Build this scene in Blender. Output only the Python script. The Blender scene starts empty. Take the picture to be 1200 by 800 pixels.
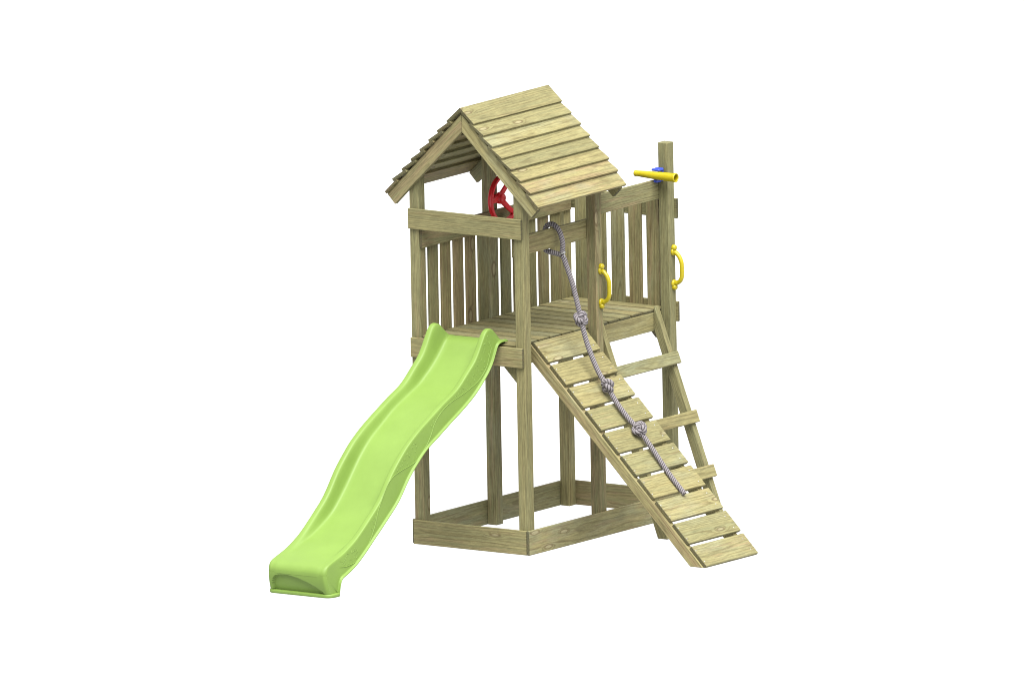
import bpy, bmesh, math, random
from mathutils import Vector, Matrix

random.seed(7)
S = bpy.context.scene
COL = S.collection
V = Vector

# ------------------------------------------------------------------ materials
def new_mat(name):
    m = bpy.data.materials.new(name); m.use_nodes = True
    nt = m.node_tree; nt.nodes.clear()
    out = nt.nodes.new('ShaderNodeOutputMaterial'); b = nt.nodes.new('ShaderNodeBsdfPrincipled')
    nt.links.new(b.outputs[0], out.inputs[0])
    return m, nt, b

class NT:
    """small helper to wire math nodes"""
    def __init__(s, nt): s.nt = nt
    def node(s, t, **kw):
        n = s.nt.nodes.new(t)
        for k, v in kw.items(): setattr(n, k, v)
        return n
    def put(s, sock, v):
        if hasattr(v, 'is_output'): s.nt.links.new(v, sock)
        else: sock.default_value = v
    def m(s, op, a, b=0.0, c=0.0, clamp=False):
        n = s.node('ShaderNodeMath', operation=op, use_clamp=clamp)
        for i, v in enumerate((a, b, c)): s.put(n.inputs[i], v)
        return n.outputs[0]
    def comb(s, x, y, z):
        n = s.node('ShaderNodeCombineXYZ')
        for i, v in enumerate((x, y, z)): s.put(n.inputs[i], v)
        return n.outputs[0]
    def noise(s, vec, detail=3.0, rough=.55, scale=1.0):
        n = s.node('ShaderNodeTexNoise'); s.put(n.inputs['Vector'], vec)
        n.inputs['Scale'].default_value = scale; n.inputs['Detail'].default_value = detail; n.inputs['Roughness'].default_value = rough
        return n.outputs['Fac']
    def mix(s, f, a, b, blend='MIX'):
        n = s.node('ShaderNodeMix', data_type='RGBA', blend_type=blend)
        s.put(n.inputs[0], f); s.put(n.inputs[6], a); s.put(n.inputs[7], b)
        return n.outputs[2]
    def maprange(s, v, a, b, c=0.0, d=1.0, smooth=False):
        n = s.node('ShaderNodeMapRange', interpolation_type='SMOOTHSTEP' if smooth else 'LINEAR')
        for i, x in enumerate((v, a, b, c, d)): s.put(n.inputs[i], x)
        return n.outputs[0]

WOOD_GAIN = .84
def wood_material():
    m, nt, b = new_mat('impregnated_pine'); h = NT(nt)
    at = h.node('ShaderNodeAttribute', attribute_name='grain')          # board-local coordinates (along, across, through)
    sp = h.node('ShaderNodeSeparateXYZ'); nt.links.new(at.outputs['Vector'], sp.inputs[0])
    L, W, T = sp.outputs
    ti = h.node('ShaderNodeAttribute', attribute_name='tint').outputs['Vector']   # per-board random values
    st = h.node('ShaderNodeSeparateXYZ'); nt.links.new(ti, st.inputs[0])
    r1, r2, r3 = st.outputs
    # knots
    kv = h.comb(h.m('MULTIPLY', L, 3.0), h.m('MULTIPLY', W, 11.0), h.m('MULTIPLY', T, 7.0))
    vo = h.node('ShaderNodeTexVoronoi', voronoi_dimensions='3D', feature='F1'); vo.inputs['Scale'].default_value = 1.0; vo.inputs['Randomness'].default_value = .95
    nt.links.new(kv, vo.inputs['Vector'])
    vc = h.node('ShaderNodeSeparateColor'); nt.links.new(vo.outputs['Color'], vc.inputs[0])
    has = h.m('GREATER_THAN', vc.outputs[0], .38)
    kd = vo.outputs['Distance']
    halo = h.m('MULTIPLY', h.maprange(kd, .34, .05, 0, 1, True), has)
    core = h.m('MULTIPLY', h.maprange(kd, .135, .09, 0, 1, True), has)
    ring = h.m('MULTIPLY', h.m('MULTIPLY', h.maprange(kd, .19, .135, 0, 1, True), h.maprange(kd, .085, .125, 0, 1, True)), has)
    # growth rings seen lengthways: distance from a pith lying off the board, bent by slow noise and by the knots
    wob = h.noise(h.comb(h.m('MULTIPLY', L, .75), h.m('MULTIPLY', W, 4.0), h.m('MULTIPLY', T, 4.0)), 2.0)
    wob2 = h.noise(h.comb(h.m('MULTIPLY', L, 3.0), h.m('MULTIPLY', W, 30.0), h.m('MULTIPLY', T, 30.0)), 2.0)
    dy = h.m('ADD', W, h.m('MULTIPLY', h.m('SUBTRACT', r2, .5), .10))
    dz = h.m('ADD', T, h.m('ADD', h.m('MULTIPLY', r3, .05), .015))
    d = h.m('SQRT', h.m('ADD', h.m('MULTIPLY', dy, dy), h.m('MULTIPLY', dz, dz)))
    d = h.m('ADD', d, h.m('MULTIPLY', wob, .085)); d = h.m('ADD', d, h.m('MULTIPLY', wob2, .010))
    d = h.m('ADD', d, h.m('MULTIPLY', halo, .022))
    per = h.m('ADD', .0095, h.m('MULTIPLY', r1, .009))
    ph = h.m('FRACT', h.m('DIVIDE', d, per))
    late = h.m('MULTIPLY', h.maprange(ph, .48, .84, 0, 1, True), h.maprange(ph, 1.0, .90, 0, 1, True))
    late = h.m('MULTIPLY', late, h.maprange(wob2, .3, .7, .25, 1.0))
    # streaks and fibres
    stk = h.noise(h.comb(h.m('MULTIPLY', L, 1.3), h.m('MULTIPLY', W, 38.0), h.m('MULTIPLY', T, 38.0)), 5.0, .62)
    stk2 = h.noise(h.comb(h.m('ADD', h.m('MULTIPLY', L, 2.6), 17.0), h.m('MULTIPLY', W, 36.0), h.m('MULTIPLY', T, 36.0)), 4.0, .62)
    fib = h.noise(h.comb(h.m('MULTIPLY', L, 11.0), h.m('MULTIPLY', W, 105.0), h.m('MULTIPLY', T, 105.0)), 4.0, .75)
    blot = h.noise(h.comb(h.m('MULTIPLY', L, 3.2), h.m('MULTIPLY', W, 8.0), h.m('MULTIPLY', T, 8.0)), 3.0, .55)
    g = WOOD_GAIN
    green = (.172*g, .167*g, .081*g, 1); straw = (.230*g, .202*g, .090*g, 1); red = (.232*g, .166*g, .090*g, 1); grey = (.158*g, .172*g, .118*g, 1)
    c = h.mix(h.maprange(h.m('ADD', h.m('MULTIPLY', stk, .80), h.m('MULTIPLY', r1, .40)), .38, .80, 0, 1), green, straw)
    c = h.mix(h.m('MULTIPLY', h.maprange(h.m('ADD', h.m('MULTIPLY', stk2, .8), h.m('MULTIPLY', r2, .26)), .50, .70, 0, 1, True), .62), c, red)
    c = h.mix(h.m('MULTIPLY', h.maprange(h.m('ADD', h.m('MULTIPLY', blot, .8), h.m('MULTIPLY', r3, .28)), .54, .78, 0, 1, True), .40), c, grey)
    c = h.mix(h.m('MULTIPLY', late, .66), c, (.092*g, .072*g, .026*g, 1))
    c = h.mix(h.m('MULTIPLY', ring, .62), c, (.095*g, .066*g, .030*g, 1))
    c = h.mix(h.m('MULTIPLY', core, .45), c, (.300*g, .262*g, .160*g, 1))
    val = h.m('MULTIPLY', h.maprange(fib, .30, .70, .68, 1.32), h.maprange(r3, 0, 1, .88, 1.12))
    val = h.m('MULTIPLY', val, h.maprange(blot, .3, .7, .92, 1.08))
    # cut ends drink more preservative and are darker than the faces; painted shade of the deck gaps comes in here too
    eg = h.node('ShaderNodeAttribute', attribute_name='end_grain_gap_shade').outputs['Fac']
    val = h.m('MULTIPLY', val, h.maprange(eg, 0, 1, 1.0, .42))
    hs = h.node('ShaderNodeHueSaturation'); h.put(hs.inputs['Value'], val); h.put(hs.inputs['Color'], c); hs.inputs['Saturation'].default_value = 1.0
    nt.links.new(hs.outputs[0], b.inputs['Base Color'])
    h.put(b.inputs['Roughness'], h.maprange(late, 0, 1, .80, .66)); b.inputs['Specular IOR Level'].default_value = .25
    bp = h.node('ShaderNodeBump'); bp.inputs['Strength'].default_value = .35; bp.inputs['Distance'].default_value = .004
    h.put(bp.inputs['Height'], h.m('ADD', h.m('MULTIPLY', late, .35), h.m('MULTIPLY', fib, .8)))
    nt.links.new(bp.outputs[0], b.inputs['Normal'])
    return m

def plastic(name, col, rough=.38, var=.10, scale=9.0, spec=.4):
    m, nt, b = new_mat(name); h = NT(nt)
    tc = h.node('ShaderNodeTexCoord').outputs['Object']
    n = h.noise(tc, 3.0, .6, scale); n2 = h.noise(tc, 2.0, .6, 260.0)
    hs = h.node('ShaderNodeHueSaturation'); hs.inputs['Color'].default_value = (*col, 1)
    h.put(hs.inputs['Value'], h.maprange(n, .3, .7, 1 - var, 1 + var))
    nt.links.new(hs.outputs[0], b.inputs['Base Color'])
    h.put(b.inputs['Roughness'], h.maprange(n, .3, .7, rough - .06, rough + .08)); b.inputs['Specular IOR Level'].default_value = spec
    bp = h.node('ShaderNodeBump'); bp.inputs['Strength'].default_value = .08; bp.inputs['Distance'].default_value = .002
    h.put(bp.inputs['Height'], n2); nt.links.new(bp.outputs[0], b.inputs['Normal'])
    return m

def rope_material():
    m, nt, b = new_mat('polyester_rope'); h = NT(nt)
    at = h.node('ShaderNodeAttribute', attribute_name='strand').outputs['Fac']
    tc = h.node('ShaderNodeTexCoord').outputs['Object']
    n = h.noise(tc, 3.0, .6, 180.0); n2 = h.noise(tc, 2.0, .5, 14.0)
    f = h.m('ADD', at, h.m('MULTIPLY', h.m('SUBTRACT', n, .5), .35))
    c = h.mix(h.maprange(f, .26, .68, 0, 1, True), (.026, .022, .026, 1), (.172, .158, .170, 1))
    c = h.mix(h.maprange(n2, .4, .7, 0, .3), c, (.150, .138, .135, 1))
    nt.links.new(c, b.inputs['Base Color']); b.inputs['Roughness'].default_value = .85; b.inputs['Specular IOR Level'].default_value = .2
    return m

def ground_material():
    """white floor made translucent so an added lamp beneath whitens it and fills shadows"""
    m = bpy.data.materials.new('translucent_floor'); m.use_nodes = True
    nt = m.node_tree; nt.nodes.clear(); h = NT(nt)
    out = h.node('ShaderNodeOutputMaterial')
    n = h.noise(h.node('ShaderNodeTexCoord').outputs['Object'], 3.0, .5, 3.0)
    tr = h.node('ShaderNodeBsdfTranslucent'); nt.links.new(h.mix(n, (.90, .90, .90, 1), (.94, .94, .94, 1)), tr.inputs[0])
    di = h.node('ShaderNodeBsdfDiffuse'); nt.links.new(h.mix(n, (.80, .80, .80, 1), (.84, .84, .84, 1)), di.inputs[0])
    mx = h.node('ShaderNodeMixShader'); mx.inputs[0].default_value = .08
    nt.links.new(tr.outputs[0], mx.inputs[1]); nt.links.new(di.outputs[0], mx.inputs[2]); nt.links.new(mx.outputs[0], out.inputs[0])
    return m

WOOD = wood_material()
GREEN = plastic('lime_green_plastic', (.122, .200, .033), .55, .04, 5.0)
YELLOW = plastic('yellow_plastic', (.300, .245, .004), .32, .06, 20.0)
RED = plastic('red_plastic', (.50, .010, .018), .32, .08, 20.0)
BLUE = plastic('blue_plastic', (.025, .05, .33), .34, .08, 30.0)
ROPE = rope_material()
STEEL = plastic('galvanised_steel', (.45, .45, .44), .35, .12, 60.0, .6); STEEL.node_tree.nodes['Principled BSDF'].inputs['Metallic'].default_value = .8

# ------------------------------------------------------------------ mesh helpers
class Mesh:
    """collects verts/faces with the point attributes the materials read"""
    def __init__(s): s.v = []; s.f = []; s.sm = []; s.grain = []; s.tint = []; s.strand = []; s.end = []
    def add(s, vs, fs, smooth=False, grain=None, tint=(0, 0, 0), strand=None, end=None):
        o = len(s.v); s.v += [tuple(p) for p in vs]
        s.f += [tuple(i + o for i in f) for f in fs]; s.sm += [smooth] * len(fs); s.end += end if end else [0.0] * len(fs)
        s.grain += grain if grain else [(0, 0, 0)] * len(vs)
        s.tint += [tint] * len(vs); s.strand += strand if strand else [1.0] * len(vs)
    def build(s, name, mat, parent=None):
        me = bpy.data.meshes.new(name); me.from_pydata(s.v, [], s.f); me.update()
        for p, q in zip(me.polygons, s.sm): p.use_smooth = q
        for nm, data in (('grain', s.grain), ('tint', s.tint)):
            a = me.attributes.new(nm, 'FLOAT_VECTOR', 'POINT'); a.data.foreach_set('vector', [c for t in data for c in t])
        a = me.attributes.new('strand', 'FLOAT', 'POINT'); a.data.foreach_set('value', s.strand)
        a = me.attributes.new('end_grain_gap_shade', 'FLOAT', 'FACE'); a.data.foreach_set('value', s.end)
        me.materials.append(mat)
        o = bpy.data.objects.new(name, me); COL.objects.link(o)
        if parent: o.parent = parent
        return o

def prism(M, poly, origin, u, v, w, depth, bev=.0025, grain='u', tint=None, dark=None):
    """extrude a convex polygon (u,v coordinates) along w by depth; bevelled edges; grain runs along u, v or w"""
    u, v, w = V(u).normalized(), V(v).normalized(), V(w).normalized(); origin = V(origin)
    bm = bmesh.new()
    lo = [bm.verts.new((a, b, 0)) for a, b in poly]; hi = [bm.verts.new((a, b, depth)) for a, b in poly]
    n = len(poly)
    bm.faces.new(lo[::-1]); bm.faces.new(hi)
    for i in range(n): bm.faces.new((lo[i], lo[(i + 1) % n], hi[(i + 1) % n], hi[i]))
    bmesh.ops.recalc_face_normals(bm, faces=bm.faces[:])
    if bev: bmesh.ops.bevel(bm, geom=bm.edges[:], offset=bev, segments=1, affect='EDGES', clamp_overlap=True)
    bm.verts.ensure_lookup_table(); bm.verts.index_update()
    off = (random.uniform(0, 40), 0, 0); sc = random.uniform(-.3, .3)
    cu = sum(p[0] for p in poly) / n; cv = sum(p[1] for p in poly) / n
    gr, vs = [], []
    seed = random.uniform(0, 50)
    for q in bm.verts:
        a, b, c = q.co
        l, x, t = {'u': (a, b - cv, c - depth / 2), 'v': (b, a - cu, c - depth / 2), 'w': (c, a - cu, b - cv)}[grain]
        gr.append((l + off[0] * 7, x + seed * 0, t)); vs.append(origin + u * a + v * b + w * c)
    fl = u.cross(v).dot(w) < 0; gax = 'uvw'.index(grain); bm.normal_update()
    ends = [(1.0 if dark != -1 else 0.0) if abs(f.normal[gax]) > .6 else (.62 if dark in (0, 1, 2) and abs(f.normal[dark]) > .5 else 0.0) for f in bm.faces]  # sides chosen by dark get painted gap shade, not end grain
    fs = [[q.index for q in (reversed(f.verts) if fl else f.verts)] for f in bm.faces]
    bm.free()
    M.add(vs, fs, False, gr, tint or (random.random(), random.random() * .88, random.random()), end=ends)

def box(M, x0, x1, y0, y1, z0, z1, bev=.0025, tint=None, dark=None):
    d = (x1 - x0, y1 - y0, z1 - z0); ax = max(range(3), key=lambda i: d[i])
    E = [V((1, 0, 0)), V((0, 1, 0)), V((0, 0, 1))]
    i, j, k = {0: (0, 2, 1), 1: (1, 2, 0), 2: (2, 0, 1)}[ax]
    poly = [(0, 0), (d[i], 0), (d[i], d[j]), (0, d[j])]
    prism(M, poly, (x0, y0, z0), E[i], E[j], E[k], d[k], bev, 'u', tint, dark)

def frames(P):
    """tangents and parallel-transport normals along a polyline"""
    n = len(P); T = []
    for i in range(n): T.append((P[min(i + 1, n - 1)] - P[max(i - 1, 0)]).normalized())
    a = V((0, 0, 1)) if abs(T[0].z) < .9 else V((1, 0, 0))
    N = [(a - T[0] * a.dot(T[0])).normalized()]
    for i in range(1, n):
        q = N[-1] - T[i] * N[-1].dot(T[i]); N.append(q.normalized())
    return T, N

def catmull(P, k=8, closed=False):
    P = [V(p) for p in P]; out = []; n = len(P)
    for i in range(n if closed else n - 1):
        g = lambda j: P[j % n] if closed else P[max(0, min(n - 1, j))]
        a, b, c, d = g(i - 1), g(i), g(i + 1), g(i + 2)
        for s in range(k):
            t = s / k
            out.append(.5 * ((2 * b) + (c - a) * t + (2 * a - 5 * b + 4 * c - d) * t * t + (3 * b - a - 3 * c + d) * t ** 3))
    if not closed: out.append(P[-1])
    return out

def resample(P, step):
    out = [P[0].copy()]; acc = 0.0
    for a, b in zip(P, P[1:]):
        L = (b - a).length; t = step - acc
        while t <= L: out.append(a.lerp(b, t / L)); t += step
        acc = (acc + L) % step
    if (out[-1] - P[-1]).length > step * .3: out.append(P[-1].copy())
    return out

def tube(M, P, rad, seg=14, closed=False, caps=True):
    """smooth round tube; rad is a number or one per point"""
    P = [V(p) for p in P]; T, N = frames(P); n = len(P)
    R = rad if isinstance(rad, (list, tuple)) else [rad] * n
    vs, fs = [], []
    for i in range(n):
        B = T[i].cross(N[i])
        for k in range(seg):
            a = 2 * math.pi * k / seg; vs.append(P[i] + (N[i] * math.cos(a) + B * math.sin(a)) * R[i])
    for i in range(n - 1):
        for k in range(seg):
            k2 = (k + 1) % seg; fs.append((i * seg + k, i * seg + k2, (i + 1) * seg + k2, (i + 1) * seg + k))
    M.add(vs, fs, True)
    if caps:
        for i, rev in ((0, True), (n - 1, False)):
            ring = vs[i * seg:(i + 1) * seg]
            M.add(ring, [tuple(range(seg))[::-1] if rev else tuple(range(seg))], False)

def rope_tube(M, P, rad=.0166, lay=.046, strands=3, seg=24, step=.0028, closed=False):
    """twisted rope: strands laid in a helix round the line"""
    P = resample([V(p) for p in P], step); T, N = frames(P); n = len(P)
    vs, fs, st = [], [], []
    s = 0.0
    for i in range(n):
        if i: s += (P[i] - P[i - 1]).length
        B = T[i].cross(N[i]); tw = 2 * math.pi * s / lay
        for k in range(seg):
            a = 2 * math.pi * k / seg
            c = abs(math.cos(strands / 2 * (a - tw)))
            r = rad * (.76 + .26 * c ** .6)
            vs.append(P[i] + (N[i] * math.cos(a) + B * math.sin(a)) * r); st.append(c)
    for i in range(n - 1):
        for k in range(seg):
            k2 = (k + 1) % seg; fs.append((i * seg + k, i * seg + k2, (i + 1) * seg + k2, (i + 1) * seg + k))
    M.add(vs, fs, True, strand=st)
    for i, rev in ((0, True), (n - 1, False)):
        M.add(vs[i * seg:(i + 1) * seg], [tuple(range(seg))[::-1] if rev else tuple(range(seg))], False, strand=[.5] * seg)

def lathe(M, prof, origin, axis, seg=32, cap=True):
    """revolve (radius, height) pairs about axis"""
    ax = V(axis).normalized(); a = V((0, 0, 1)) if abs(ax.z) < .9 else V((1, 0, 0))
    n1 = (a - ax * a.dot(ax)).normalized(); n2 = ax.cross(n1); o = V(origin); vs, fs = [], []
    for r, hgt in prof:
        for k in range(seg):
            t = 2 * math.pi * k / seg; vs.append(o + ax * hgt + (n1 * math.cos(t) + n2 * math.sin(t)) * r)
    for i in range(len(prof) - 1):
        for k in range(seg):
            k2 = (k + 1) % seg; fs.append((i * seg + k, i * seg + k2, (i + 1) * seg + k2, (i + 1) * seg + k))
    M.add(vs, fs, True)
    if cap:
        M.add(vs[:seg], [tuple(range(seg))[::-1]], False); M.add(vs[-seg:], [tuple(range(seg))], False)

def empty(name, loc=(0, 0, 0)):
    o = bpy.data.objects.new(name, None); COL.objects.link(o); o.location = loc; o.empty_display_size = .1
    return o

def adopt(root, *obs):
    """parent world-space parts to an empty at root.location"""
    for o in obs:
        o.parent = root; o.matrix_parent_inverse = Matrix.Translation(root.location).inverted()

def tag(o, label, cat, group=None):
    o['label'] = label; o['category'] = cat
    if group: o['group'] = group

def wood_part(name, root, make, sub_of=None, label=None):
    M = Mesh(); make(M); o = M.build(name, WOOD)
    if sub_of: o.parent = sub_of
    else: adopt(root, o)
    if label: o['label'] = label
    return o

# ------------------------------------------------------------------ dimensions (metres; x along the front, y into depth)
W, p, t = .861, .070, .020
yC, yE = .777, 1.561           # front faces of the middle and rear posts
zD = 1.3135                      # deck top
tower = empty('play_tower', (-W / 2, yE / 2, 0))
tag(tower, 'green-tinted wooden play tower with pitched plank roof, raised deck and slatted railings', 'play tower')

# posts
def post(x, y, z1, slope=0):
    def mk(M):
        if slope:   # top cut to the pitch of the roof
            a, b = (z1, z1 + p * .93) if slope > 0 else (z1 + p * .93, z1)
            prism(M, [(0, 0), (p, 0), (p, b), (0, a)], (x, y, 0), (1, 0, 0), (0, 0, 1), (0, 1, 0), p, .003, 'v')
        else: box(M, x, x + p, y, y + p, 0, z1, .003, None, -1)
    return wood_part('post', tower, mk)
post(-W, 0, 2.322, 1); post(-p, 0, 2.322, -1); post(-W, yC, 2.322, 1); post(-p, yC, 2.322, -1)
post(-W, yE, 2.0); post(-p, yE, 2.3545)

def board(name, *a, **k): return wood_part(name, tower, lambda M: box(M, *a), **k)
# sandpit boards round the foot
board('base_board', -W, 0, -t, -.0005, 0, .152)
board('base_board', .0005, t, -t, yE + p, 0, .152)
board('base_board', -W - t, -W - .0005, 0, yE + p, 0, .152)
board('base_board', -W, 0, yE + p + .0005, yE + p + t, 0, .152)
# deck beams
board('deck_beam', -W + .003, -.006, -t, -.0005, 1.177, 1.300)
board('deck_beam', -p - t, -p - .0005, 0.004, yE + p - .02, 1.178, 1.2932)
board('deck_beam', -W + p + .0005, -W + p + t, 0.004, yE + p - .02, 1.178, 1.2932)
board('deck_beam', -W + p + t + .001, -p - t - .001, yC + .01, yC + .01 + t, 1.178, 1.2925)
board('deck_beam', -W, 0.012, yE + p + .0005, yE + p + t, 1.222, 1.347)
# deck planks, running across
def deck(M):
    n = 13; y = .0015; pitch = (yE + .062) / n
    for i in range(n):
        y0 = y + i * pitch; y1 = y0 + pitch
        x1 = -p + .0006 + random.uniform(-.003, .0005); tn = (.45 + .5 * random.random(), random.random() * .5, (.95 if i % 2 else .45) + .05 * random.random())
        box(M, -W + p + .001, x1, y0 + .0100, y1 - .0100, zD - .0155, zD + random.uniform(-.0006, .0006), .0040, tn, 2)  # shade of the gaps painted on the long sides
        box(M, -W + p + .001, x1 - .003, y0 + .0002, y1 - .0002, zD - .0200, zD - .0156, 0, tn, 1)      # added strip, stops light from below in the gap; gap shade painted on it
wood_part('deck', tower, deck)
# diagonal braces under the deck
def brace(M, x, y, sx):
    prism(M, [(0, 0), (.085, 0), (.0, -.001), ] if False else [(0, -.245), (0, -.150), (.150 * sx, 0), (.245 * sx, 0)], (x, y, 1.2965), (1, 0, 0), (0, 0, 1), (0, 1, 0), .022, .002, 'v')
wood_part('brace', tower, lambda M: brace(M, -p - .0005, .030, -1))
wood_part('brace', tower, lambda M: brace(M, -W + p + .0005, .030, 1))
def brace_y(M, x, y, sy):
    prism(M, [(0, -.175), (0, -.10), (.10 * sy, 0), (.175 * sy, 0)], (x, y, 1.2965), (0, 1, 0), (0, 0, 1), (1, 0, 0), .022, .002, 'v')
wood_part('brace', tower, lambda M: brace_y(M, -p - t - .024, yE - .0005, -1))
# guard rails
board('guard_rail', -W, 0, -t, -.0005, 1.985, 2.113)
board('guard_rail', -p - t, -p - .0005, .002, yC + p - .003, 1.866, 1.989)
board('guard_rail', -p - t, -p - .0005, yC + p * .5, yE + p - .003, 1.998, 2.1215)
# slatted railings: left side in two bays, and the back
def rail_panel(rails, slats):
    o = wood_part('slat_panel', tower, lambda M: [box(M, *a) for a in slats])
    for a in rails: wood_part('rail', tower, lambda M: box(M, *a), sub_of=o); 
    return o
def fix_sub(o):
    for c in o.children: c.matrix_parent_inverse = Matrix.Identity(4)
bays = []
sl = []
for a, b in ((p, yC), (yC + p, yE)):
    n, w = 5, .0965; gap = (b - a - n * w) / (n + 1)
    for i in range(n):
        y0 = a + gap + i * (w + gap) + random.uniform(-.002, .002)
        sl.append((-W + p - .0185, -W + p - .0005, y0, y0 + w, 1.20, 1.972 + random.uniform(-.004, .004)))
bays.append(rail_panel([(-W + p, -W + p + t, .004, yE + .05, 1.864, 1.985)], sl))
sl = []
n, w = 5, .0965; a, b = -W + p, -p; gap = (b - a - n * w) / (n + 1)
for i in range(n):
    x0 = a + gap + i * (w + gap) + random.uniform(-.002, .002)
    sl.append((x0, x0 + w, yE + p - .0185, yE + p - .0005, 1.235, 1.985 + random.uniform(-.004, .004)))
bays.append(rail_panel([(-W, .015, yE + p, yE + p + t, 1.871, 1.995)], sl))

# roof: two clapboard slopes on four pairs of rafters
xm = -W / 2; zA = 2.745; ang = math.radians(43.9); ca, sa = math.cos(ang), math.sin(ang)
y0r, y1r = -.0478, .9085
def slopes(M):
    for sgn in (1, -1):
        d = V((sgn * ca, 0, -sa)); nrm = V((sgn * sa, 0, ca)); apex = V((xm, 0, zA))
        lows = [.111, .2125, .306, .402, .497, .595, .694, .791]      # lower edge of each plank, measured down the slope
        th = .0180
        for i, lo in enumerate(lows):
            up = lo - .122 if i else .004
            last = i == len(lows) - 1
            # upper edge lies on the rafter, lower edge on the plank below
            a = apex + d * up + nrm * (.0008 if i else .010); bq = apex + d * lo + nrm * (.0008 if last else th + .0045)
            dd = (bq - a).normalized(); nn = V((-dd.z * sgn, 0, dd.x * sgn)) ; L = (bq - a).length
            e = random.uniform(-.004, .004)
            tn = (.35 + .65 * random.random(), random.random() * .8, random.random())
            if i == 0:      # ridge planks are mitred against each other
                o_b, o_t = .0125, .0125 + th; k = math.tan(ang)
                prism(M, [(-o_b * k + .0004, o_b), (lo, o_b + .006), (lo, o_t + .006), (-o_t * k + .0004, o_t)], (apex.x, y0r, apex.z), d, nrm, (0, 1, 0), y1r - y0r, .0015, 'w', tint=tn)
                continue
            prism(M, [(0, 0), (y1r - y0r + e, 0), (y1r - y0r + e, L), (0, L)], (a.x, y0r + random.uniform(-.002, .002), a.z), (0, 1, 0), dd, nn, th, .002, 'u', tint=tn)
roof = wood_part('roof', tower, slopes)
def rafter(sgn, y):
    d = V((sgn * ca, 0, -sa)); nrm = V((sgn * sa, 0, ca)); dep = .082
    k = dep * sa / ca      # mitre at the ridge
    def mk(M): prism(M, [(0, 0), (.797, 0), (.797, -dep), (k, -dep)], (xm + sgn * .0006, y, zA), d, nrm, (0, 1, 0), .029, .0025, 'u')
    return wood_part('rafter', tower, mk, sub_of=roof)
for y in (-.0305, yC + p + .001):
    for s in (1, -1): rafter(s, y)
# sub-parts were built in world space while their parents carry the empty's offset
bpy.context.view_layer.update()
for o in (roof, *bays):
    for c in o.children:
        c.parent = o; c.matrix_parent_inverse = o.matrix_world.inverted() @ Matrix.Identity(4)
bpy.context.view_layer.update()

# ------------------------------------------------------------------ climbing ramp
ramp = empty('climbing_ramp', (.55, .445, 0))
tag(ramp, 'sloping wooden ramp of ten spaced planks, the knotted rope lying on it', 'climbing ramp')
r0 = V((-.049, 0, 1.310)); rd = V((1.172, 0, -1.184)).normalized(); rn = V((-rd.z, 0, rd.x))
pitch = 1.6660 / 9
for i in range(10):
    def mk(M, i=i):
        o = r0 + rd * (i * pitch)
        prism(M, [(0, 0), (.560, 0), (.560, .161), (0, .161)], (o.x, .165 + random.uniform(-.002, .002), o.z), (0, 1, 0), rd, -rn, .0230, .0025, 'u',
              tint=(.2 + .8 * random.random(), random.random() * .55, random.random()))
    tread = wood_part('tread', ramp, mk); bpy.context.view_layer.update()
    for ys in (.180, .678):
        for q in (.035, .126):
            M = Mesh(); o = r0 + rd * (i * pitch + q + random.uniform(-.004, .004))
            lathe(M, [(.0042, -.001), (.0046, .0006), (.0036, .0011), (.0006, .0012)], (o.x, ys + random.uniform(-.004, .004), o.z), rn, 10, False)
            sc_ = M.build('screw', STEEL); sc_.parent = tread; sc_.matrix_parent_inverse = tread.matrix_world.inverted()
for ys in (.155, .655):
    def mk(M, ys=ys):
        dep = .070; o = r0 - rn * .0235
        # profile in (x, z): cut plumb against the deck beam at the top, level on the ground at the bottom
        def on(off, x=None, z=None):
            b = o - rn * off
            s = (x - b.x) / rd.x if x is not None else (z - b.z) / rd.z
            q = b + rd * s; return (q.x, q.z)
        poly = [on(dep, x=-.0685), on(dep, z=0.0), on(0, z=0.0), on(0, x=-.0685)]
        M2 = poly
        # express in slope-aligned axes so that the grain follows the stringer
        base = V((poly[0][0], 0, poly[0][1])); loc = []
        for x, z in poly:
            q = V((x, 0, z)) - base; loc.append((q.dot(rd), q.dot(rn)))
        prism(M, loc, (base.x, ys, base.z), rd, rn, (0, 1, 0), .045, .003, 'u')
    wood_part('stringer', ramp, mk)

# ------------------------------------------------------------------ ladder
ladder = empty('ladder', (.40, 1.2, 0))
tag(ladder, 'leaning wooden ladder with three flat rungs, behind the climbing ramp', 'ladder')
ld = V((.347, 0, -.938)).normalized(); ln = V((-ld.z, 0, ld.x))
xf = lambda z: .434 - .37 * z
for ys in (.879, 1.482):
    def mk(M, ys=ys):
        poly = [(-.0685, 1.192), (xf(0) - .074, 0), (xf(0), 0), (xf(1.335), 1.335), (-.0685, 1.335)]
        base = V((poly[1][0], 0, 0)); loc = []
        for x, z in poly:
            q = V((x, 0, z)) - base; loc.append((q.dot(-ld), q.dot(ln)))
        prism(M, loc, (base.x, ys, base.z), -ld, ln, (0, 1, 0), .045, .003, 'u')
    wood_part('stringer', ladder, mk)
for zt in (1.049, .691, .3585):
    def mk(M, zt=zt):
        o = V((xf(zt), .862, zt)) + ln * .0006
        prism(M, [(0, 0), (.686, 0), (.686, .078), (0, .078)], o, (0, 1, 0), ld, ln, .022, .003, 'u')
    wood_part('rung', ladder, mk)

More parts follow.
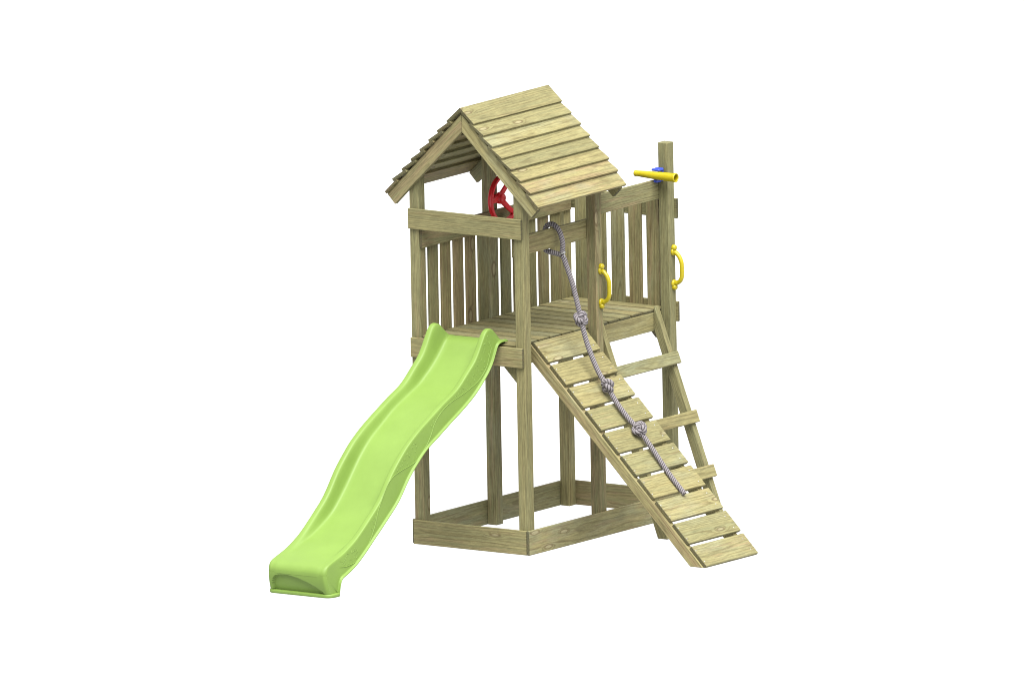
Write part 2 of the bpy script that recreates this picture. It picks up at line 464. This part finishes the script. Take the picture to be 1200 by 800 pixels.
# ------------------------------------------------------------------ slide
slide = empty('slide', (-.425, -.9, 0))
tag(slide, 'lime green wavy plastic slide running down from the front of the deck', 'slide')
XC = -.410
fit = lambda C: [(1.0158 * y - .0332, 1.0131 * z - .0033 * y - .0061) for y, z in C]
TOP = [(.085, 1.318), (.045, 1.330), (.0, 1.368), (-.04, 1.402), (-.078, 1.411), (-.115, 1.392), (-.150, 1.345), (-.190, 1.285), (-.235, 1.230), (-.30, 1.178), (-.42, 1.088), (-.56, 1.025),
       (-.69, .962), (-.82, .897), (-.92, .838), (-1.0, .780), (-1.125, .667), (-1.25, .522), (-1.37, .425), (-1.50, .332), (-1.58, .288), (-1.66, .252), (-1.74, .226), (-1.80, .208), (-1.832, .193), (-1.848, .176), (-1.856, .156), (-1.857, .134)]
BED = [(.085, 1.317), (.045, 1.318), (.0, 1.310), (-.03, 1.292), (-.065, 1.258), (-.110, 1.215), (-.160, 1.172), (-.205, 1.138), (-.250, 1.108), (-.315, 1.068), (-.44, 1.015), (-.575, .958),
       (-.70, .888), (-.83, .812), (-.93, .732), (-1.0, .662), (-1.11, .545), (-1.235, .428), (-1.35, .360), (-1.48, .302), (-1.565, .275), (-1.65, .246), (-1.735, .226), (-1.80, .209), (-1.834, .194), (-1.851, .176), (-1.859, .156), (-1.860, .134)]
LIP = [(.085, 1.312), (.045, 1.314), (.010, 1.312), (-.022, 1.296), (-.048, 1.252), (-.078, 1.200), (-.12, 1.150), (-.165, 1.110), (-.22, 1.066), (-.29, 1.018), (-.40, .958), (-.53, .896),
       (-.66, .831), (-.79, .767), (-.90, .688), (-.985, .613), (-1.095, .493), (-1.225, .393), (-1.345, .307), (-1.47, .218), (-1.56, .163), (-1.645, .126), (-1.70, .105), (-1.720, .080), (-1.729, .054), (-1.735, .030), (-1.738, .014), (-1.739, .008)]
def dense(C, k=5): return [(q.x, q.y) for q in catmull([(a, b, 0) for a, b in C], k)]
TOP, BED, LIP = dense(fit(TOP)), dense(fit(BED)), dense(fit(LIP))
NS = len(TOP)
def half_section(T, B, Lp, w=0.0):
    """outward half of the section: (x, y, z) from the middle of the bed over the wall to the lip"""
    h = max(0.0, min(1.0, (T[1] - B[1]) / .05))
    out = []
    def mixp(f): return (B[0] + (T[0] - B[0]) * f, B[1] + (T[1] - B[1]) * f)
    for x in (0, .06, .115, .142): out.append((x, *B))
    for x, f in ((.1495, .02), (.1560, .075), (.1615, .20), (.1680, .5), (.1750, .78), (.1800, .92), (.1850, .985), (.191, 1.0)): out.append((x, *mixp(f)))
    for x, dz in ((.1985, 0.001), (.2105, 0.0012), (.2160, -.0005), (.2190, -.004), (.220, -.016)): out.append((x, T[0], T[1] + dz))
    def mixq(f, dx): return (T[0] + (Lp[0] - T[0]) * f, T[1] - .016 + (Lp[1] + .016 - T[1] + .016) * f)
    for f in (.2, .4, .6, .8, .93, 1.0): out.append((.220 + .010 * f, *mixq(f, 0)))
    L0 = (Lp[0], Lp[1])
    out += [(.2315, L0[0], L0[1] + .0125), (.2345, L0[0], L0[1] + .0105), (.2425, L0[0], L0[1] + .0095), (.2455, L0[0], L0[1] + .0065), (.2455, L0[0], L0[1] + .0015), (.2440, L0[0], L0[1])]
    # underside, a few millimetres in
    out += [(.226, L0[0], L0[1] + .001), (.2155, T[0] + .002, T[1] - .022), (.186, T[0] + .004, min(T[1] - .012, B[1] + .02)), (.150, B[0] + .006, B[1] - .010), (0, B[0] + .006, B[1] - .010)]
    def turn(q):
        x, y, z = q
        if w <= 0: return q
        e = max(0.0, min(1.0, (x - .1975) / .022)) ** 2.4
        span = max(1e-4, Lp[0] - T[0]); e *= max(0.0, min(1.0, 1 - (y - T[0]) / span))
        return (x, y + .020 * e * w, z)
    return [turn(q) for q in out]
secs = []
for i_, (T_, B_, L_) in enumerate(zip(TOP, BED, LIP)):
    hs = half_section(T_, B_, L_, max(0.0, min(1.0, (i_ - (NS - 24)) / 20))); n = len(hs)
    full = [V((XC - x, y, z)) for x, y, z in hs[::-1]] + [V((XC + x, y, z)) for x, y, z in hs[1:]]
    secs.append(full)
NP = len(secs[0]); nh = len(half_section(TOP[0], BED[0], LIP[0])); mid = nh - 1
bm = bmesh.new(); gv = [[bm.verts.new(q) for q in s] for s in secs]
fidx = {}
for i in range(NS - 1):
    for j in range(NP - 1):
        f = bm.faces.new((gv[i][j], gv[i][j + 1], gv[i + 1][j + 1], gv[i + 1][j])); fidx[f] = j
for s in (gv[0], gv[-1]):
    pass
bmesh.ops.recalc_face_normals(bm, faces=bm.faces[:]); bm.normal_update()
# make the bed's face look up
probe = [f for f in bm.faces if fidx[f] == mid][NS // 2]
if probe.normal.z < 0: bmesh.ops.reverse_faces(bm, faces=bm.faces[:]); bm.normal_update()
bm.verts.index_update()
vn = {v.index: v.normal.copy() for v in bm.verts}
def slide_piece(name, keep):
    used, vs, fs, nr = {}, [], [], []
    for f in bm.faces:
        if keep(fidx[f]):
            q = []
            for v in f.verts:
                if v.index not in used: used[v.index] = len(vs); vs.append(v.co.copy()); nr.append(vn[v.index])
                q.append(used[v.index])
            fs.append(q)
    M = Mesh(); M.add(vs, fs, True); o = M.build(name, GREEN)
    o.data.normals_split_custom_set_from_vertices([tuple(v) for v in nr])
    adopt(slide, o); return o
WJ = 3                                                     # the wall begins this many steps from the middle
lo_j, hi_j = mid - WJ, mid + WJ
slide_piece('chute', lambda j: lo_j <= j < hi_j or j < 1 or j >= NP - 2)
left_wall = slide_piece('side_wall', lambda j: 1 <= j < lo_j)
right_wall = slide_piece('side_wall', lambda j: hi_j <= j < NP - 2)
bm.free()
# relief on the outer walls: a wavy moulded line and small leaf-shaped bumps
def wall_point(i, f, s, out=.0):
    Tq, Lq = TOP[i], LIP[i]
    y = Tq[0] + (Lq[0] - Tq[0]) * f; z = Tq[1] - .016 + (Lq[1] + .032 - Tq[1]) * f
    return V((XC + s * (.2205 + .010 * f + out), y, z))
WAVES = [[(-.062, 1.300), (-.09, 1.250), (-.129, 1.177), (-.222, 1.106), (-.37, 1.054), (-.498, 1.020), (-.6, .975), (-.674, .918), (-.716, .858), (-.769, .799), (-.830, .750)],
         [(-.845, .735), (-.890, .712), (-.958, .694), (-1.081, .666), (-1.159, .627), (-1.21, .572), (-1.286, .461), (-1.325, .385), (-1.372, .316), (-1.42, .258)],
         [(-1.44, .236), (-1.49, .204), (-1.538, .186), (-1.637, .172), (-1.712, .176)]]
WAVES = [fit(w) for w in WAVES]
def on_wall(y, z):
    """station and height fraction of the outer wall at (y, z)"""
    best = None
    for i in range(len(TOP)):
        Tq, Lq = TOP[i], LIP[i]; ay, az = Tq[0], Tq[1] - .016; by, bz = Lq[0], Lq[1] + .016
        f = ((y - ay) * (by - ay) + (z - az) * (bz - az)) / ((by - ay) ** 2 + (bz - az) ** 2); f = max(0.0, min(1.0, f))
        e = (ay + (by - ay) * f - y) ** 2 + (az + (bz - az) * f - z) ** 2
        if best is None or e < best[0]: best = (e, i, f)
    return best[1], best[2]
def relief(M, s):
    for wv in WAVES:
        pts = []
        for q in catmull([(0, a, b) for a, b in wv], 4):
            i, f = on_wall(q.y, q.z); pts.append(V((XC + s * (.2205 + .010 * f), q.y, q.z)))
        n = len(pts); tube(M, pts, [.0023 * min(1, .35 + min(k, n - 1 - k) * .2) for k in range(n)], 8)
    rr = random.Random(5)
    for wv, lo, hi in ((WAVES[0], .02, .80), (WAVES[1], .0, .85), (WAVES[2], .25, .9)):
        line = catmull([(0, a, b) for a, b in wv], 6)
        for k in range(len(line)):
            u = k / (len(line) - 1)
            if not lo < u < hi: continue
            i, f = on_wall(line[k].y, line[k].z)
            if f < .22: continue
            for _ in range(2):
                g = rr.uniform(.10, f - .10)
                c = wall_point(i, g, s, -.0004); a = rr.uniform(-.9, .9); L = rr.uniform(.006, .013)
                along = (wall_point(min(i + 1, NS - 1), g, s) - c).normalized(); up = V((0, -along.z, along.y))
                ax1 = along * math.cos(a) + up * math.sin(a); ax2 = V((0, -ax1.z, ax1.y)); nrm = V((s, 0, 0))
                vs, fs = [], []
                for q in range(4):
                    th = q / 3 * math.pi / 2
                    for m in range(10):
                        b = 2 * math.pi * m / 10; w = .30 * (1 - .35 * math.cos(b))
                        vs.append(c + ax1 * (L * math.cos(b) * math.cos(th)) + ax2 * (L * w * math.sin(b) * math.cos(th)) + nrm * (.0014 * math.sin(th)))
                for q in range(3):
                    for m in range(10): fs.append((q * 10 + m, q * 10 + (m + 1) % 10, (q + 1) * 10 + (m + 1) % 10, (q + 1) * 10 + m))
                if s < 0: fs = [f_[::-1] for f_ in fs]
                M.add(vs, fs, True)
for s, wall in ((1, right_wall),):
    M = Mesh(); relief(M, s); o = M.build('moulded_relief', GREEN)
    o.parent = wall; bpy.context.view_layer.update(); o.matrix_parent_inverse = wall.matrix_world.inverted()
# front foot: face with an arched hollow, flaring sides and a lip along the ground
ARCH = [(-.87, .0), (-.86, .050), (-.82, .085), (-.74, .106), (-.60, .115), (-.40, .118), (-.18, .114), (.05, .104), (.35, .082), (.60, .058), (.80, .030), (.88, .0)]
def arch_z(u):
    if not ARCH[0][0] < u < ARCH[-1][0]: return 0.0
    for (a, b), (c, d) in zip(ARCH, ARCH[1:]):
        if a <= u <= c: return b + (d - b) * (u - a) / (c - a)
ZF = .143
def foot(M):
    nx, nz = 120, 60
    vs, fs = [], []
    half_at = lambda g: .2195 + .009 * g
    face_y = lambda g: -1.9216 + .034 * g ** 1.7
    for k in range(nz + 1):
        g = k / nz; z = ZF - g * (ZF - .012)
        for i in range(nx + 1):
            u = -1 + 2 * i / nx
            y = face_y(g)
            edge = max(0, (abs(u) - .90) / .10); y += .020 * edge ** 2.4          # rounded vertical corners
            dep = max(0.0, min(1.0, (arch_z(u) - (z - .012)) / .006)); dep = dep * dep * (3 - 2 * dep)
            y += .022 * dep                                                        # the arched hollow
            vs.append((XC + half_at(g) * u, y, z))
    for k in range(nz):
        for i in range(nx): fs.append((k * (nx + 1) + i, (k + 1) * (nx + 1) + i, (k + 1) * (nx + 1) + i + 1, k * (nx + 1) + i + 1))
    M.add(vs, fs, True)
    for s in (1, -1):                                                              # side cheeks back to the lip of the wall
        vs, fs = [], []; m_ = 12
        for k in range(m_ + 1):
            g = k / m_; z = ZF - g * (ZF - .012)
            for q in range(5):
                e = q / 4; y_f = face_y(g) + .020
                vs.append((XC + s * half_at(g), y_f + (-1.803 - y_f) * e, z))
        for k in range(m_):
            for q in range(4):
                a = k * 5 + q; f_ = (a, a + 5, a + 6, a + 1); fs.append(f_[::-1] if s < 0 else f_)
        M.add(vs, fs, True)
    path = []
    for s in (-1, 1):                                                              # lip running round the foot
        seq = [V((XC + s * .236, -1.7970, .0125)), V((XC + s * .237, -1.8260, .0125)), V((XC + s * .234, -1.8520, .0125)), V((XC + s * .226, -1.8720, .0125)), V((XC + s * .212, -1.8850, .0125)), V((XC + s * .19, -1.8895, .0125)), V((XC + s * .12, -1.8905, .0125))]
        path += seq if s < 0 else seq[::-1]
    P = catmull(path, 6); T, N = frames(P)
    vs, fs = [], []
    prof = [(-.012, -.0115), (.0055, -.0115), (.0085, -.008), (.0085, .005), (.0060, .0095), (-.012, .0115)]
    for i, q in enumerate(P):
        side = V((T[i].y, -T[i].x, 0)).normalized()
        for a, b in prof: vs.append(q + side * a + V((0, 0, b)))
    k_ = len(prof)
    for i in range(len(P) - 1):
        for a in range(k_ - 1): fs.append((i * k_ + a, i * k_ + a + 1, (i + 1) * k_ + a + 1, (i + 1) * k_ + a))
    M.add(vs, fs, True)
M = Mesh(); foot(M); o = M.build('foot', GREEN); adopt(slide, o)

# ------------------------------------------------------------------ rope
rope = empty('climbing_rope', (-.02, .44, 1.8))
tag(rope, 'grey twisted rope with three knots, hung from the side rail and lying down the ramp', 'rope')
YR = .44
plane = lambda x: 1.2607 - x * 1.0102                       # top of the ramp planks
def rp(x, z, y=YR): return V((x, y, z))
loop = [rp(-.020, 1.826), rp(-.012, 1.862), rp(-.012, 1.905), rp(-.030, 1.962), rp(-.062, 2.000), rp(-.100, 2.010), rp(-.132, 1.992), rp(-.148, 1.955), rp(-.152, 1.905), rp(-.150, 1.862), rp(-.134, 1.839), rp(-.100, 1.833), rp(-.060, 1.828), rp(-.022, 1.822)]
M = Mesh(); rope_tube(M, catmull(loop, 10)); o = M.build('loop', ROPE); adopt(rope, o)
line = [rp(-.012, 1.822), rp(.022, 1.740), rp(.058, 1.650), rp(.092, 1.530), rp(.118, 1.432), rp(.142, 1.340), rp(.176, 1.245), rp(.234, 1.125), rp(.277, 1.062), rp(.309, 1.020), rp(.375, .930), rp(.455, .844), rp(.545, .767), rp(.645, .656 - .0), rp(.760, .519), rp(.884, .394)]
line = [q if q.z > plane(q.x) + .021 else rp(q.x, plane(q.x) + .021) for q in line]
M = Mesh(); rope_tube(M, catmull(line, 10)); o = M.build('line', ROPE); adopt(rope, o)
def knot(x, z, dirx, dirz, roll, sc=1.0):
    d = V((dirx, 0, dirz)).normalized(); a = V((0, 1, 0)); n = d.cross(a)
    c, s = math.cos(roll), math.sin(roll); a, n = a * c + n * s, n * c - a * s
    pts = []
    for i in range(140):
        q = 2 * math.pi * i / 139 * .985
        r = (2 + math.cos(3 * q)) * .0118 * sc
        pts.append(rp(x, z) + d * (r * math.cos(2 * q)) + a * (r * math.sin(2 * q)) + n * (.0160 * sc * math.sin(3 * q)))
    M = Mesh(); rope_tube(M, pts, .0176); o = M.build('knot', ROPE); adopt(rope, o)
knot(.118, 1.432, .3, -.9, .4); knot(.312, 1.026, .7, -.7, 2.0); knot(.551, .773, .7, -.7, 4.1)
M = Mesh()
for dz in (0, .006):
    P = [V((-.012 + .0185 * math.cos(a), YR + .0185 * math.sin(a), 1.829 + dz + .010 * math.cos(a))) for a in [2 * math.pi * k / 24 for k in range(25)]]
    tube(M, P, .0022, 6)
tube(M, [V((.006, YR - .012, 1.846)), V((.010, YR - .013, 1.825)), V((.013, YR - .012, 1.806))], .0022, 6)
o = M.build('wire_clamp', STEEL); adopt(rope, o)

# ------------------------------------------------------------------ steering wheel on the far post
XW = -W + p + .010; yW, zW = yC + p / 2, 2.061
wheel = empty('steering_wheel', (-W + p, yW, zW))
tag(wheel, 'red toy steering wheel with three spokes on the post below the roof', 'steering wheel')
M = Mesh(); R = .146
sq = lambda v: math.copysign(abs(v) ** .7, v)
prof = []
for k in range(25):
    a = 2 * math.pi * k / 24; q = .0035 if abs(math.cos(a)) > .9 else 0
    prof.append((R + (.0118 - q) * sq(math.cos(a)), .066 + .0175 * sq(math.sin(a))))
lathe(M, prof, (XW, yW, zW), (1, 0, 0), 72, False); o = M.build('rim', RED); adopt(wheel, o)
for deg in (56, -47, 182):
    a = math.radians(deg); d = V((0, math.cos(a), math.sin(a))); e = V((0, -d.z, d.y)); ax = V((1, 0, 0))
    c0, c1 = V((XW + .026, yW, zW)) + d * .022, V((XW + .056, yW, zW)) + d * (R - .006)
    dd = (c1 - c0).normalized(); L = (c1 - c0).length; nn = dd.cross(e)
    if nn.x < 0: nn = -nn
    M = Mesh()
    prism(M, [(0, -.0205), (L, -.0150), (L, .0150), (0, .0205)], c0, dd, e, nn, .015, .004)
    o = M.build('spoke', RED); adopt(wheel, o)
M = Mesh(); lathe(M, [(.020, -.0095), (.020, .020), (.036, .024), (.038, .028), (.038, .044), (.035, .048), (.0290, .050), (.0280, .058), (.0255, .062), (.001, .0635)], (XW, yW, zW), (1, 0, 0), 32); o = M.build('hub', RED); adopt(wheel, o)

# ------------------------------------------------------------------ telescope
tz, ty, tx = 2.156, yE - .058, -.048
scope = empty('telescope', (tx, yE, tz))
tag(scope, 'yellow toy telescope on a blue bracket, mounted on the tall corner post', 'telescope')
M = Mesh()
L0, L1 = -.158, .156
def tr(s): return .0272 - .0088 * max(0.0, (.10 - s) / .24) ** 1.5
prof = [(.012, L0 + .02), (.0135, L0 + .002), (.0155, L0), (.0185, L0 + .001), (.0195, L0 + .004), (.0195, L0 + .012), (.0180, L0 + .015)]
for s in (-.10, -.05, 0.0, .05, .10, .128): prof.append((tr(s), s))
prof += [(.0274, .134), (.0288, .140), (.0292, .150), (.0286, .1545), (.0265, .156), (.0235, .1555), (.0220, .150), (.0210, .120), (.0190, .06), (.001, .055)]
lathe(M, prof, (tx, ty, tz), (1, 0, -.012), 36, False); o = M.build('tube', YELLOW); adopt(scope, o)
M = Mesh()
box(M, tx - .020, tx + .022, yE - .012, yE - .0005, tz - .042, tz + .042, .004)
box(M, tx - .030, tx + .030, yE - .064, yE - .0125, tz + .0275, tz + .0415, .004)
box(M, tx - .018, tx + .012, yE - .060, yE - .0125, tz - .0455, tz - .0265, .004)
lathe(M, [(.010, .0), (.010, .006), (.007, .008), (.001, .0085)], (tx + .001, ty + .012, tz + .0415), (0, 0, 1), 20)
o = M.build('bracket', BLUE); adopt(scope, o)

# ------------------------------------------------------------------ grab handles
def make_handle(yc, zt, zb):
    root = empty('grab_handle', (0, yc, (zt + zb) / 2))
    M = Mesh()
    P = catmull([(.012, yc, zt - .020), (.028, yc, zt - .028), (.048, yc, zt - .048), (.062, yc, zt - .078), (.0655, yc, zt - .105), (.0655, yc, (zt + zb) / 2), (.0655, yc, zb + .075), (.0610, yc, zb + .050), (.048, yc, zb + .030), (.030, yc, zb + .019), (.012, yc, zb + .014)], 6)
    n = len(P)
    tube(M, P, [.0135 if 6 < i < n - 7 else .0150 for i in range(n)], 16); o = M.build('grip', YELLOW); adopt(root, o)
    for z, dz in ((zt, -.018), (zb, .012)):
        M = Mesh()
        lathe(M, [(.0245, .0005), (.0250, .004), (.0235, .010), (.0170, .014), (.001, .0145)], (0, yc, z + dz), (1, 0, 0), 28)
        zc = z + (.008 if dz < 0 else -.010)
        lathe(M, [(.0185, .0005), (.0190, .010), (.0175, .018), (.012, .0235), (.001, .025)], (0, yc, zc), (1, 0, 0), 24)
        o = M.build('mount', YELLOW); adopt(root, o)
    return root
h1 = make_handle(yC + p / 2 + .012, 1.684, 1.454)
tag(h1, 'yellow plastic grab handle on the post beside the rope and ramp', 'grab handle', 'yellow grab handles')
h2 = h1.copy(); COL.objects.link(h2); h2.location = (0, yE + p / 2 + .010, h1.location.z - .001)
for c in list(h1.children):
    d = c.copy(); COL.objects.link(d); d.parent = h2; d.matrix_parent_inverse = c.matrix_parent_inverse.copy()
tag(h2, 'yellow plastic grab handle on the tall corner post below the telescope', 'grab handle', 'yellow grab handles')

# ------------------------------------------------------------------ ground
M = Mesh()
M.add([(-60, -60, 0), (60, -60, 0), (60, 90, 0), (-60, 90, 0)], [(0, 1, 2, 3)])
g = M.build('ground', ground_material()); g['kind'] = 'structure'; g['label'] = 'plain white studio floor'; g.location.z = -.002  # translucent, whitened by the added lamp below

# ------------------------------------------------------------------ light
wd = bpy.data.worlds.new('World'); S.world = wd; wd.use_nodes = True
bg = wd.node_tree.nodes['Background']; bg.inputs[0].default_value = (1, 1, 1, 1); bg.inputs[1].default_value = 1.05
def sun(name, e, ang, d, col):
    sd = bpy.data.lights.new(name, 'SUN'); sd.energy = e; sd.angle = math.radians(ang); sd.color = col
    so = bpy.data.objects.new(name, sd); COL.objects.link(so); so.rotation_euler = V(d).to_track_quat('-Z', 'Y').to_euler()
sun('key_light', 10.5, 54, (-.38, .36, -1.0), (1, .985, .955))
sun('floor_fill_light', .8, 20, (0, 0, 1), (1, 1, 1))           # added unseen lamp below the floor, fills shadows and keeps it white

# ------------------------------------------------------------------ camera (the photograph is a parallel projection)
yaw, pit, rol = -.618135, -.173303, -.018292
F = V((math.sin(yaw) * math.cos(pit), math.cos(yaw) * math.cos(pit), math.sin(pit))); R0 = V((math.cos(yaw), -math.sin(yaw), 0)); U0 = R0.cross(F)
R2 = R0 * math.cos(rol) + U0 * math.sin(rol); U2 = -R0 * math.sin(rol) + U0 * math.cos(rol)
SC = 188.68795                                              # photograph pixels (of 1200 across) per metre
cd = bpy.data.cameras.new('camera'); cam = bpy.data.objects.new('camera', cd); COL.objects.link(cam)
cd.type = 'ORTHO'; cd.ortho_scale = 1200 / SC; cd.sensor_width = 36; cd.clip_start = .1; cd.clip_end = 500
mw = Matrix((R2, U2, -F)).transposed().to_4x4()
mw.translation = V((-.43, .78, 1.2)) - R2 * (34.119748 / SC) + U2 * (-2.091856 / SC) - F * 14
cam.matrix_world = mw
S.camera = cam
S.view_settings.view_transform = 'Standard'; S.view_settings.look = 'None'; S.view_settings.exposure = 0; S.view_settings.gamma = 1
try: S.cycles.filter_width = 1.0; S.cycles.max_bounces = 8; S.cycles.diffuse_bounces = 6
except Exception: pass
